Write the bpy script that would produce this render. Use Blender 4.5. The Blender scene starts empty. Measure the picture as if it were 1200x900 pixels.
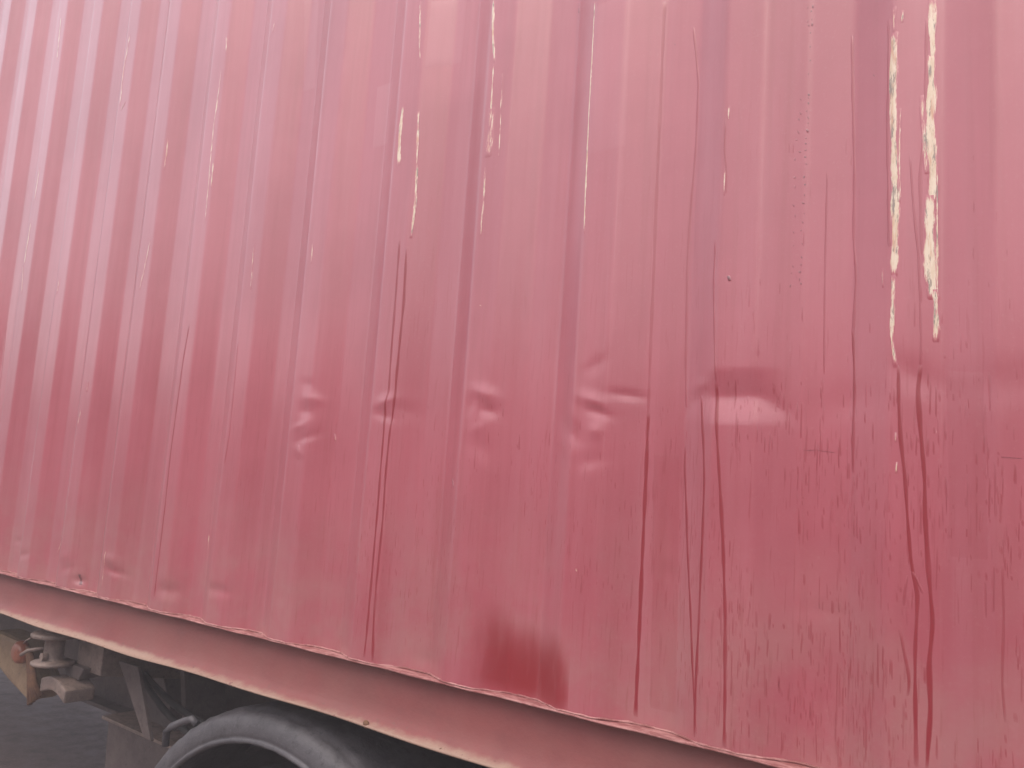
import bpy, bmesh, math, random
import numpy as np
from mathutils import Vector, Matrix

random.seed(4)
RNG = np.random.RandomState(11)
SC = bpy.context.scene
COL = SC.collection
PI = math.pi

# ------------------------------------------------------------------ camera
cam_d = bpy.data.cameras.new('camera')
cam = bpy.data.objects.new('camera', cam_d)
COL.objects.link(cam)
R_ = Vector((0.7883323, 0.61169318, 0.06605794))
U_ = Vector((0.02626708, -0.1407318, 0.98969925))
F_ = Vector((-0.61468873, 0.77847673, 0.12701082))
cam.matrix_world = Matrix(((R_.x, U_.x, -F_.x, 0.0), (R_.y, U_.y, -F_.y, -1.36374),
                           (R_.z, U_.z, -F_.z, 1.713), (0, 0, 0, 1)))
cam_d.sensor_width = 36.0
cam_d.lens = 36.0 * 1027.9 / 1200.0
cam_d.clip_start = 0.02
cam_d.clip_end = 3000.0
SC.camera = cam

# ------------------------------------------------------------------ light
SUN_ELEV, SUN_AZ = math.radians(54), math.radians(-3)      # azimuth from -Y towards -X
sd = Vector((-math.sin(SUN_AZ) * math.cos(SUN_ELEV), -math.cos(SUN_AZ) * math.cos(SUN_ELEV), math.sin(SUN_ELEV)))
world = bpy.data.worlds.new('World')
SC.world = world
world.use_nodes = True
wn = world.node_tree
bg = wn.nodes['Background']
sky = wn.nodes.new('ShaderNodeTexSky')
sky.sky_type = 'NISHITA'
sky.sun_disc = False
sky.sun_elevation = SUN_ELEV
sky.sun_rotation = math.atan2(sd.x, sd.y)
sky.air_density = 0.8
sky.dust_density = 6.0
sky.ozone_density = 1.5
wn.links.new(sky.outputs[0], bg.inputs[0])
bg.inputs[1].default_value = 0.08
sun_d = bpy.data.lights.new('sun', 'SUN')
sun_d.energy = 1.5
sun_d.angle = math.radians(150)
sun_d.color = (1.0, 0.975, 0.965)
sun = bpy.data.objects.new('sun', sun_d)
COL.objects.link(sun)
sun.rotation_euler = sd.to_track_quat('Z', 'Y').to_euler()
SC.view_settings.view_transform = 'Standard'
SC.view_settings.look = 'None'
SC.view_settings.gamma = 1.0
SC.view_settings.use_curve_mapping = False
SC.view_settings.exposure = 1.20

# ------------------------------------------------------------------ container wall profile
#PROFILE-BEGIN
import numpy as np
PERIOD, XK0 = 0.278, -0.3662
OFF = {0: .0048, 1: .0009, 2: -.0041, 3: -.0028, 4: -.0021, 5: -.0120, 6: .0024, 7: .0075, 8: -.003, 9: .011, 10: .010, 11: -.006, 12: -.012}
DEPTH = 0.031
CX0, CX1 = -8.90, 3.29                      # ends of the container
def _table():
    xs = np.arange(CX0 - .2, CX1 + .2, .001)
    bx, by = [], []
    for k in range(31, -13, -1):
        x = XK0 - PERIOD * k + OFF.get(k, 0.0)
        bx += [x - .066, x, x + .072, x + .140]
        by += [DEPTH, 0.0, 0.0, DEPTH]
    y = np.interp(xs, bx, by)
    for n in (9, 7):
        ker = np.ones(n) / n
        y = np.convolve(np.pad(y, n, mode='edge'), ker, 'same')[n:-n]
    return xs, y
_TX, _TY = _table()
def prof(x):
    return np.interp(x, _TX, _TY)
#PROFILE-END

# every mark below is in metres on the wall: X along the container, Z above the ground
RUNS = [
    (0.0037, 0.45, [(-0.7885, 2.6807), (-0.7888, 2.5758), (-0.7884, 2.4214), (-0.7873, 2.2541), (-0.7862, 2.1233), (-0.785, 1.9952), (-0.7836, 1.9008), (-0.7831, 1.8233)]),
    (0.0044, 1.15, [(-0.7829, 1.8852), (-0.7816, 1.762), (-0.7822, 1.6114), (-0.7811, 1.4645), (-0.7815, 1.3465)]),
    (0.0027, 0.5, [(-0.7267, 2.6103), (-0.7112, 2.4962), (-0.711, 2.3723), (-0.7155, 2.2757), (-0.719, 2.1641), (-0.7139, 1.9762), (-0.7076, 1.8845)]),
    (0.003, 1.0, [(-0.7063, 1.8244), (-0.7063, 1.7872), (-0.6974, 1.7065), (-0.6919, 1.649), (-0.6772, 1.5375), (-0.6685, 1.4563), (-0.6545, 1.3492)]),
    (0.0033, 1.1, [(-0.6733, 1.909), (-0.6626, 1.8233), (-0.6575, 1.7655), (-0.6569, 1.6802), (-0.658, 1.5544), (-0.6591, 1.4312), (-0.6581, 1.3428)]),
    (0.0026, 0.5, [(-0.6526, 2.1798), (-0.6529, 2.1037), (-0.6456, 1.9978), (-0.6406, 1.9239)]),
    (0.0037, 1.1, [(-0.6409, 1.9313), (-0.6361, 1.8515), (-0.6288, 1.7804), (-0.6216, 1.7106), (-0.6165, 1.6556), (-0.6094, 1.5475), (-0.6054, 1.4416), (-0.6029, 1.3351)]),
    (0.0042, 1.0, [(-1.4341, 2.2818), (-1.4315, 2.1411), (-1.4308, 2.0424), (-1.4278, 1.9255), (-1.4353, 1.8967), (-1.4326, 1.8295), (-1.4327, 1.763), (-1.4309, 1.6597), (-1.4314, 1.5117), (-1.4327, 1.3935), (-1.4346, 1.3447)]),
    (0.004, 1.0, [(-1.4098, 2.2586), (-1.4055, 2.1391), (-1.4071, 2.0412), (-1.4085, 1.9636), (-1.4071, 1.9252), (-1.4104, 1.8678), (-1.4137, 1.8297), (-1.4154, 1.7541), (-1.4126, 1.6423), (-1.4151, 1.5099), (-1.4146, 1.4411), (-1.4082, 1.3418)]),
    (0.0037, 0.9, [(-2.2678, 2.1398), (-2.2783, 2.0412), (-2.2837, 1.9185), (-2.2884, 1.773), (-2.2843, 1.6297), (-2.2846, 1.4884), (-2.2856, 1.3721)]),
    (0.003, 0.45, [(-2.0229, 2.0762), (-2.0159, 1.8239), (-2.0244, 1.7449)]),
    (0.0037, 0.5, [(-3.5764, 2.2366), (-3.5636, 2.0712), (-3.5585, 1.9409)]),
    (0.0028, 0.45, [(-0.4347, 2.5089), (-0.4265, 2.271), (-0.426, 2.157), (-0.4204, 2.0997), (-0.4244, 1.9902)]),
    (0.0029, 0.9, [(-0.4249, 2.0177), (-0.4204, 1.9355), (-0.4209, 1.8819), (-0.4214, 1.8287), (-0.4205, 1.7813)]),
    (0.0034, 1.15, [(-0.3493, 1.9483), (-0.3475, 1.8843), (-0.3446, 1.8337), (-0.3382, 1.7777), (-0.3342, 1.7164), (-0.3304, 1.6682), (-0.3256, 1.6374), (-0.3198, 1.6189), (-0.3207, 1.5856), (-0.3226, 1.5383), (-0.3222, 1.4802), (-0.3203, 1.3753)]),
    (0.0041, 1.2, [(-0.3174, 1.947), (-0.3218, 1.9091), (-0.3179, 1.8527), (-0.3117, 1.7788), (-0.3114, 1.7301), (-0.3077, 1.6762), (-0.3041, 1.6302), (-0.2994, 1.5768), (-0.3046, 1.5179), (-0.3021, 1.461), (-0.3071, 1.3761)]),
    (0.0028, 0.9, [(-0.3303, 1.6513), (-0.321, 1.6331), (-0.3118, 1.6128)]),
    (0.0032, 0.9, [(-0.3433, 1.5636), (-0.3384, 1.5359), (-0.3325, 1.5074), (-0.329, 1.4906), (-0.3333, 1.4688)]),
    (0.0019, 0.6, [(-0.3325, 1.6415), (-0.3369, 1.6194), (-0.3389, 1.5928)]),
    (0.0019, 0.4, [(-0.3352, 2.2711), (-0.3297, 2.1891), (-0.3219, 2.1086), (-0.3176, 1.9788), (-0.3185, 1.9407)]),
    (0.0031, 0.35, [(-0.3683, 2.5051), (-0.3687, 2.3067), (-0.3636, 2.1273)]),
    (0.003, 0.35, [(-0.3122, 2.4866), (-0.3137, 2.321), (-0.3204, 2.2412), (-0.3172, 2.108)]),
    (0.0021, 0.5, [(-0.2183, 1.6665), (-0.2166, 1.5975), (-0.219, 1.5063), (-0.2152, 1.4512)]),
    (0.0017, 0.5, [(-0.4707, 2.2794), (-0.4711, 2.0917), (-0.4692, 1.9376)]),
    (0.0021, 0.55, [(-0.6397, 2.3936), (-0.6409, 2.339), (-0.6346, 2.2988), (-0.6345, 2.2556)]),
]
SCRAPES = [
    (0.0024, 0.62, [(-0.36, 2.5214), (-0.3608, 2.4729)]),
    (0.0049, 1.0, [(-0.3595, 2.4781), (-0.3612, 2.3879), (-0.359, 2.3034), (-0.3567, 2.207), (-0.356, 2.1394), (-0.3567, 2.0795)]),
    (0.0028, 0.72, [(-0.358, 2.0889), (-0.3574, 2.0334), (-0.3594, 1.9877), (-0.3528, 1.9394)]),
    (0.0048, 0.95, [(-0.3039, 2.5191), (-0.3048, 2.4564), (-0.3034, 2.4145)]),
    (0.0056, 1.05, [(-0.3047, 2.4259), (-0.3043, 2.3598), (-0.3076, 2.3061), (-0.3026, 2.2379), (-0.3035, 2.185)]),
    (0.0063, 1.0, [(-0.3059, 2.2053), (-0.3068, 2.146), (-0.3053, 2.0806), (-0.3005, 2.0389)]),
    (0.0033, 0.85, [(-0.2994, 2.0607), (-0.2969, 2.0093), (-0.2979, 1.9751)]),
    (0.0018, 0.6, [(-0.3471, 2.5114), (-0.3482, 2.486)]),
    (0.0018, 0.65, [(-0.3494, 2.3498), (-0.3499, 2.274), (-0.3504, 2.1924)]),
    (0.0013, 0.85, [(-0.3746, 2.1003), (-0.3741, 2.0653)]),
    (0.003, 0.55, [(-0.3188, 2.3633), (-0.316, 2.3079), (-0.3108, 2.2327)]),
    (0.0013, 0.7, [(-0.2967, 2.2435), (-0.2958, 2.0283)]),
    (0.0013, 0.6, [(-0.3519, 1.8463), (-0.3517, 1.8273)]),
    (0.0013, 0.6, [(-0.3491, 1.8023), (-0.3512, 1.7822)]),
    (0.0011, 0.5, [(-0.2973, 1.8528), (-0.2961, 1.838)]),
    (0.0042, 1.0, [(-1.4614, 2.6145), (-1.4635, 2.5346), (-1.4576, 2.4601)]),
    (0.0026, 0.7, [(-1.4089, 2.5899), (-1.4052, 2.523), (-1.3971, 2.369), (-1.4013, 2.2783)]),
    (0.0021, 0.6, [(-1.4336, 2.8693), (-1.4242, 2.7586), (-1.4165, 2.7138)]),
    (0.0027, 0.85, [(-1.2028, 2.8047), (-1.1967, 2.7142), (-1.1856, 2.6438)]),
    (0.0018, 0.7, [(-1.1881, 2.6445), (-1.1854, 2.5343), (-1.1815, 2.4372)]),
    (0.007, 0.55, [(-1.1839, 2.5437), (-1.1817, 2.466), (-1.1854, 2.4284)]),
    (0.0017, 0.5, [(-1.1618, 2.616), (-1.1555, 2.4892), (-1.1544, 2.4224)]),
    (0.0024, 0.55, [(-1.1909, 2.4103), (-1.1863, 2.3335), (-1.1884, 2.2531)]),
    (0.0016, 0.9, [(-0.9339, 2.7205), (-0.9318, 2.6027), (-0.9317, 2.4772), (-0.9291, 2.3272), (-0.9255, 2.2232)]),
    (0.0018, 0.6, [(-0.6343, 2.4207), (-0.6349, 2.3925)]),
    (0.0015, 0.6, [(-0.638, 2.3056), (-0.6376, 2.253)]),
    (0.0026, 0.6, [(-2.2409, 3.0161), (-2.2345, 2.9553)]),
    (0.0024, 0.75, [(-2.2369, 2.6236), (-2.2344, 2.5406)]),
    (0.0026, 0.6, [(-2.2474, 2.9104), (-2.2563, 2.7268), (-2.2447, 2.4397)]),
    (0.0026, 0.8, [(-3.4005, 3.4211), (-3.3854, 3.2432)]),
    (0.0026, 0.75, [(-3.4038, 2.8232), (-3.4067, 2.6905)]),
    (0.0026, 0.8, [(-3.4103, 2.6085), (-3.4174, 2.4456)]),
    (0.0022, 0.6, [(-3.4249, 2.4464), (-3.4034, 2.3308)]),
    (0.0026, 0.65, [(-2.8361, 3.1881), (-2.8491, 3.0528), (-2.8421, 2.9289)]),
    (0.0022, 0.7, [(-2.8061, 2.9417), (-2.8323, 2.9115)]),
    (0.0026, 0.5, [(-2.5121, 2.7557), (-2.5125, 2.6444)]),
    (0.0032, 0.5, [(-2.537, 2.4274), (-2.5657, 2.268)]),
    (0.0022, 0.55, [(-1.747, 2.312), (-1.7455, 2.2565)]),
    (0.0026, 0.5, [(-2.0081, 2.987), (-2.0178, 2.9516)]),
    (0.003, 0.6, [(-3.1128, 2.3653), (-3.1213, 2.3051)]),
    (0.0026, 0.5, [(-1.997, 2.3442), (-1.9898, 2.2136)]),
    (0.0035, 0.5, [(-2.817, 1.9956), (-2.8174, 1.9539)]),
    (0.0035, 0.5, [(-2.8382, 1.9043), (-2.8504, 1.8435)]),
    (0.0024, 0.5, [(-1.1773, 2.1078), (-1.172, 2.1)]),
    (0.0016, 0.7, [(-0.9, 1.5927), (-0.8975, 1.5823)]),
    (0.0024, 0.35, [(-1.7241, 1.8059), (-1.721, 1.7645)]),
    (0.0024, 0.4, [(-1.631, 1.8345), (-1.6264, 1.8142)]),
    (0.0024, 0.45, [(-2.5761, 1.4866), (-2.5753, 1.3619)]),
    (0.0024, 0.4, [(-2.3722, 1.5041), (-2.3195, 1.391)]),
    (0.0024, 0.4, [(-2.1052, 1.5725), (-2.0883, 1.4168)]),
    (0.0022, 0.4, [(-2.8483, 1.6246), (-2.9414, 1.4276)]),
]
MARKS = [
    (0.0074, 0.8, [(-2.7505, 1.3879), (-2.7484, 1.3725), (-2.7428, 1.3522)]),
    (0.0017, 0.6, [(-0.5006, 1.8167), (-0.4802, 1.8185), (-0.4494, 1.8151)]),
    (0.0011, 0.4, [(-0.2218, 1.814), (-0.1926, 1.8124)]),
    (0.0027, 0.5, [(-1.2277, 1.7434), (-1.22, 1.7223)]),
    (0.0028, 0.8, [(-0.6245, 2.1117), (-0.6209, 2.0994)]),
    (0.0017, 0.6, [(-0.7646, 2.587), (-0.7626, 2.5812)]),
    (0.0011, 0.6, [(-0.3954, 2.4232), (-0.3923, 2.416)]),
    (0.0023, 0.5, [(-0.9912, 2.7297), (-0.9898, 2.7139)]),
    (0.002, 0.58, [(-0.5016, 2.5842), (-0.5013, 2.5752)]),
    (0.0011, 0.36, [(-0.5082, 2.5821), (-0.5104, 2.5755)]),
    (0.0017, 0.74, [(-0.5032, 2.5751), (-0.5042, 2.5675)]),
    (0.0012, 0.7, [(-0.502, 2.5593), (-0.5031, 2.5529)]),
    (0.0016, 0.43, [(-0.5085, 2.5571), (-0.5101, 2.55)]),
    (0.0015, 0.55, [(-0.5016, 2.5514), (-0.502, 2.5424)]),
    (0.0016, 0.57, [(-0.5082, 2.5493), (-0.5062, 2.5426)]),
    (0.002, 0.7, [(-0.5038, 2.5347), (-0.5044, 2.5291)]),
    (0.0017, 0.57, [(-0.5034, 2.5098), (-0.5043, 2.5032)]),
    (0.0019, 0.58, [(-0.5026, 2.485), (-0.5036, 2.4784)]),
    (0.0014, 0.68, [(-0.5048, 2.4607), (-0.5068, 2.4541)]),
    (0.002, 0.79, [(-0.505, 2.424), (-0.5038, 2.4162)]),
    (0.002, 0.6, [(-0.5051, 2.4179), (-0.5046, 2.4118)]),
    (0.0011, 0.37, [(-0.5174, 2.4156), (-0.5149, 2.4099)]),
    (0.0019, 0.78, [(-0.5044, 2.4087), (-0.5044, 2.4014)]),
    (0.0013, 0.54, [(-0.5063, 2.3937), (-0.508, 2.3888)]),
    (0.0015, 0.36, [(-0.517, 2.3912), (-0.5145, 2.3834)]),
    (0.002, 0.57, [(-0.5053, 2.383), (-0.5028, 2.3744)]),
    (0.0014, 0.55, [(-0.5189, 2.3807), (-0.5176, 2.3731)]),
    (0.0019, 0.61, [(-0.5045, 2.3723), (-0.5041, 2.3669)]),
    (0.002, 0.8, [(-0.5066, 2.3604), (-0.5039, 2.3518)]),
    (0.0011, 0.45, [(-0.5193, 2.358), (-0.5169, 2.3498)]),
    (0.0017, 0.55, [(-0.5061, 2.3453), (-0.5076, 2.3406)]),
    (0.0016, 0.34, [(-0.5205, 2.3429), (-0.5208, 2.3382)]),
    (0.002, 0.74, [(-0.5069, 2.3363), (-0.5069, 2.3306)]),
    (0.0023, 0.65, [(-0.506, 2.3243), (-0.5081, 2.3196)]),
    (0.0018, 0.46, [(-0.5164, 2.3217), (-0.5146, 2.3164)]),
    (0.002, 0.85, [(-0.5072, 2.3124), (-0.5079, 2.3076)]),
    (0.0012, 0.52, [(-0.5215, 2.3098), (-0.523, 2.3023)]),
    (0.002, 0.61, [(-0.506, 2.3003), (-0.5047, 2.2951)]),
    (0.0016, 0.84, [(-0.5077, 2.2795), (-0.5092, 2.2712)]),
    (0.0019, 0.41, [(-0.5215, 2.2769), (-0.5229, 2.2714)]),
    (0.0023, 0.76, [(-0.5066, 2.2646), (-0.5066, 2.2589)]),
    (0.0018, 0.33, [(-0.5206, 2.262), (-0.5219, 2.2539)]),
    (0.0015, 0.58, [(-0.5069, 2.2468), (-0.5071, 2.24)]),
    (0.0021, 0.69, [(-0.509, 2.2321), (-0.5075, 2.2266)]),
    (0.0016, 0.4, [(-0.5236, 2.2294), (-0.5212, 2.2218)]),
    (0.0012, 0.48, [(-0.5075, 2.2144), (-0.5061, 2.2086)]),
    (0.0011, 0.59, [(-0.5198, 2.2116), (-0.5196, 2.2035)]),
    (0.0017, 0.48, [(-0.5096, 2.1997), (-0.5076, 2.1933)]),
    (0.0012, 0.69, [(-0.5099, 2.1851), (-0.5118, 2.1799)]),
    (0.0014, 0.47, [(-0.5218, 2.1822), (-0.5211, 2.1762)]),
    (0.0013, 0.57, [(-0.5089, 2.1617), (-0.5073, 2.1566)]),
    (0.0012, 0.44, [(-0.5198, 2.1588), (-0.5221, 2.1543)]),
    (0.0013, 0.76, [(-0.5097, 2.1398), (-0.5081, 2.1329)]),
    (0.0016, 0.47, [(-0.5093, 2.1267), (-0.5095, 2.1208)]),
    (0.0011, 0.37, [(-0.522, 2.1238), (-0.5203, 2.1183)]),
    (0.0022, 0.57, [(-0.5102, 2.1151), (-0.5118, 2.1078)]),
    (0.0015, 0.31, [(-0.5227, 2.1122), (-0.523, 2.1078)]),
    (0.002, 0.48, [(-0.5108, 2.1036), (-0.5116, 2.095)]),
    (0.0017, 0.78, [(-0.5092, 2.0949), (-0.5084, 2.0886)]),
    (0.0011, 0.55, [(-0.5231, 2.0919), (-0.5252, 2.0838)]),
]
DENTS = [
    ('v', -0.6032, 1.9029, 0.0085, 0.056, 0.042),
    ('g', -0.5447, 1.8866, 0.0035, 0.022, 0.018),
    ('g', -0.6831, 1.8978, 0.003, 0.014, 0.022),
    ('g', -0.6762, 1.9241, -0.0025, 0.018, 0.012),
    ('g', -0.8867, 1.9, -0.006, 0.022, 0.014),
    ('g', -0.8703, 1.8775, 0.006, 0.017, 0.01),
    ('g', -0.9324, 1.8411, 0.005, 0.022, 0.024),
    ('g', -0.8737, 1.8428, -0.005, 0.014, 0.013),
    ('g', -0.8813, 1.7876, 0.0035, 0.026, 0.016),
    ('g', -0.8213, 1.9104, 0.005, 0.024, 0.007),
    ('g', -0.8815, 1.9657, 0.002, 0.02, 0.018),
    ('g', -1.1484, 1.918, -0.006, 0.024, 0.015),
    ('g', -1.1362, 1.8828, 0.006, 0.018, 0.012),
    ('g', -1.1807, 1.8955, 0.002, 0.012, 0.02),
    ('g', -1.1495, 1.8062, 0.003, 0.03, 0.024),
    ('g', -1.1577, 1.8461, -0.002, 0.02, 0.012),
    ('g', -1.4337, 1.9063, -0.006, 0.026, 0.013),
    ('g', -1.4352, 1.8736, 0.004, 0.026, 0.012),
    ('g', -1.3797, 1.8843, 0.002, 0.03, 0.02),
    ('g', -1.6962, 1.9164, -0.004, 0.026, 0.012),
    ('g', -1.7101, 1.8852, 0.005, 0.022, 0.014),
    ('g', -1.7242, 1.8497, -0.003, 0.02, 0.01),
    ('g', -1.7009, 1.8228, 0.004, 0.026, 0.014),
    ('g', -1.7209, 1.7852, -0.0025, 0.016, 0.012),
    ('g', -1.7136, 1.9524, 0.002, 0.02, 0.012),
    ('g', -0.727, 1.6168, -0.002, 0.026, 0.014),
    ('g', -0.7181, 1.6003, 0.003, 0.018, 0.012),
    ('g', -0.4212, 1.8952, 0.002, 0.05, 0.03),
    ('g', -0.2215, 1.9171, 0.002, 0.05, 0.03),
    ('v', -0.4654, 1.5672, 0.0028, 0.045, 0.01),
    ('g', -2.5474, 1.4518, -0.006, 0.045, 0.014),
    ('g', -2.5206, 1.4173, 0.008, 0.04, 0.012),
    ('v', -2.2318, 1.3968, 0.006, 0.04, 0.028),
    ('g', -2.8243, 1.4334, -0.004, 0.035, 0.014),
    ('g', -2.798, 1.3991, 0.006, 0.03, 0.014),
    ('g', -3.1136, 1.4121, 0.006, 0.04, 0.014),
    ('g', -3.2371, 1.4471, 0.005, 0.03, 0.01),
    ('v', -1.9916, 1.4247, 0.004, 0.05, 0.02),
    ('g', -2.7477, 1.3673, 0.014, 0.02, 0.012),
    ('g', -1.7321, 1.4389, 0.002, 0.05, 0.02),
    ('g', -1.2782, 1.3616, 0.005, 0.05, 0.02),
    ('g', -0.3277, 1.9283, 0.003, 0.03, 0.03),
]
PATCHES = [
    ('w', (0.0276, 0.2, [(-0.7432, 1.8133), (-0.7396, 1.704), (-0.7341, 1.5579), (-0.7293, 1.3626)])),
    ('c', (0.0488, 0.2, [(-1.3562, 2.8657), (-1.3586, 2.6875)])),
    ('c', (0.0344, 0.2, [(-1.5628, 2.7111), (-1.5595, 2.5357)])),
    ('c', (0.0271, 0.18, [(-1.8908, 3.0397), (-1.8639, 2.7555)])),
    ('c', (0.0481, 0.12, [(-0.8928, 2.7055), (-0.8885, 2.3797)])),
    ('w', (0.0244, 0.16, [(-0.262, 1.9404), (-0.2569, 1.663)])),
]
WET_PATCH = [(-1.1225, 1.4794), (-0.9179, 1.4462), (-0.9107, 1.3445), (-1.1227, 1.3414)]


_ph = RNG.uniform(0, 2 * PI, 24)
def depth(X, Z):
    """Distance of the panel behind the outermost plane, dents and buckling included."""
    X = np.asarray(X, float); Z = np.asarray(Z, float)
    y = prof(X)
    w = 0
    for i in range(6):
        w = w + np.sin(X * (2.1 + 1.9 * i) + _ph[i] + 1.3 * np.sin(Z * 1.7 + _ph[i + 6])) * np.sin(Z * (1.6 + 1.25 * i) + _ph[i + 12]) / (1 + .6 * i)
    y = y + .0009 * w
    for t, dx, dz, a, sx, sz in DENTS:
        u = (X - dx) / sx
        v = (Z - dz) / sz
        u = u + .75 * math.sin(dx * 77 + dz * 40) * v * (t == 'g')
        if t == 'g':
            y = y + .45 * a * np.exp(-u * u - v * v)
        else:                               # creased dent with a sharp horizontal fold
            av = np.sqrt(v * v + .003)
            y = y + .78 * a * np.clip(1.1 - av, 0, 1) ** 1.15 * np.exp(-(u * u) ** 1.6)
    return y

# ------------------------------------------------------------------ mesh helpers
class MB:
    def __init__(s):
        s.v, s.f, s.a = [], [], None
    def add(s, vs, fs):
        o = len(s.v)
        s.v += [tuple(map(float, q)) for q in vs]
        s.f += [tuple(i + o for i in f) for f in fs]
        return s
    def box(s, c, d, rot=None):
        vs = []
        for x in (-.5, .5):
            for y in (-.5, .5):
                for z in (-.5, .5):
                    q = Vector((x * d[0], y * d[1], z * d[2]))
                    if rot is not None:
                        q = rot @ q
                    vs.append(q + Vector(c))
        return s.add(vs, [(0, 1, 3, 2), (4, 6, 7, 5), (0, 4, 5, 1), (2, 3, 7, 6), (0, 2, 6, 4), (1, 5, 7, 3)])
    def prism(s, poly, axis, a, b):
        """extrude a 2-D polygon along an axis ('x','y','z') from a to b"""
        def P(u, v, t):
            return {'x': (t, u, v), 'y': (u, t, v), 'z': (u, v, t)}[axis]
        n = len(poly)
        vs = [P(u, v, a) for u, v in poly] + [P(u, v, b) for u, v in poly]
        fs = [tuple(range(n))[::-1], tuple(range(n, 2 * n))] + [(i, (i + 1) % n, n + (i + 1) % n, n + i) for i in range(n)]
        return s.add(vs, fs)
    def lathe(s, prf, c, axis='z', n=40, a0=0.0, a1=2 * PI):
        """prf: list of (radius, height along axis)"""
        full = abs(a1 - a0 - 2 * PI) < 1e-6
        m = n if full else n + 1
        vs = []
        for i in range(m):
            t = a0 + (a1 - a0) * i / n
            for r, h in prf:
                u, v = r * math.cos(t), r * math.sin(t)
                q = {'z': (u, v, h), 'y': (u, h, v), 'x': (h, u, v)}[axis]
                vs.append(Vector(q) + Vector(c))
        k = len(prf)
        fs = []
        for i in range(n):
            j = (i + 1) % m
            for e in range(k - 1):
                fs.append((i * k + e, j * k + e, j * k + e + 1, i * k + e + 1))
        return s.add(vs, fs)
    def tube(s, pts, r, n=8):
        pts = [Vector(q) for q in pts]
        vs, fs = [], []
        for i, q in enumerate(pts):
            d = (pts[min(i + 1, len(pts) - 1)] - pts[max(i - 1, 0)]).normalized()
            e = d.orthogonal().normalized()
            g = d.cross(e)
            for k in range(n):
                t = 2 * PI * k / n
                vs.append(q + r * (math.cos(t) * e + math.sin(t) * g))
        for i in range(len(pts) - 1):
            for k in range(n):
                a, b = i * n + k, i * n + (k + 1) % n
                fs.append((a, b, b + n, a + n))
        fs.append(tuple(range(n))[::-1]); fs.append(tuple(range((len(pts) - 1) * n, len(pts) * n)))
        return s.add(vs, fs)
    def build(s, name, mat, parent=None, smooth=False, bevel=0.0, fixn=True):
        return mesh_obj(name, s.v, s.f, mat, parent, smooth, bevel, None, fixn)

def mesh_obj(name, v, f, mat, parent=None, smooth=False, bevel=0.0, attr=None, fixn=True):
    off = Vector((0, 0, 0))
    if parent is not None:
        q = parent
        while q is not None:
            off += q.location
            q = q.parent
    V = np.asarray(v, np.float32) - np.array(off, np.float32)
    me = bpy.data.meshes.new(name)
    me.from_pydata(V.tolist(), [], f)
    if fixn or bevel:
        bm = bmesh.new(); bm.from_mesh(me)
        if bevel:
            bmesh.ops.remove_doubles(bm, verts=bm.verts, dist=1e-5)
            ed = [e for e in bm.edges if len(e.link_faces) == 2 and e.calc_face_angle(0) > .5]
            bmesh.ops.bevel(bm, geom=ed, offset=bevel, segments=2, affect='EDGES', profile=.6, clamp_overlap=True)
        bmesh.ops.recalc_face_normals(bm, faces=bm.faces)
        bm.to_mesh(me); bm.free()
    if smooth:
        me.polygons.foreach_set('use_smooth', [True] * len(me.polygons))
    if attr is not None:
        at = me.attributes.new('mark', 'FLOAT', 'POINT')
        at.data.foreach_set('value', np.asarray(attr, np.float32))
    me.materials.append(mat)
    ob = bpy.data.objects.new(name, me)
    COL.objects.link(ob)
    if parent is not None:
        ob.parent = parent
    return ob

def thing(name, label, cat, loc, group=None):
    o = bpy.data.objects.new(name, None)
    COL.objects.link(o)
    o.location = loc
    o['label'] = label
    o['category'] = cat
    if group:
        o['group'] = group
    return o

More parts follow.
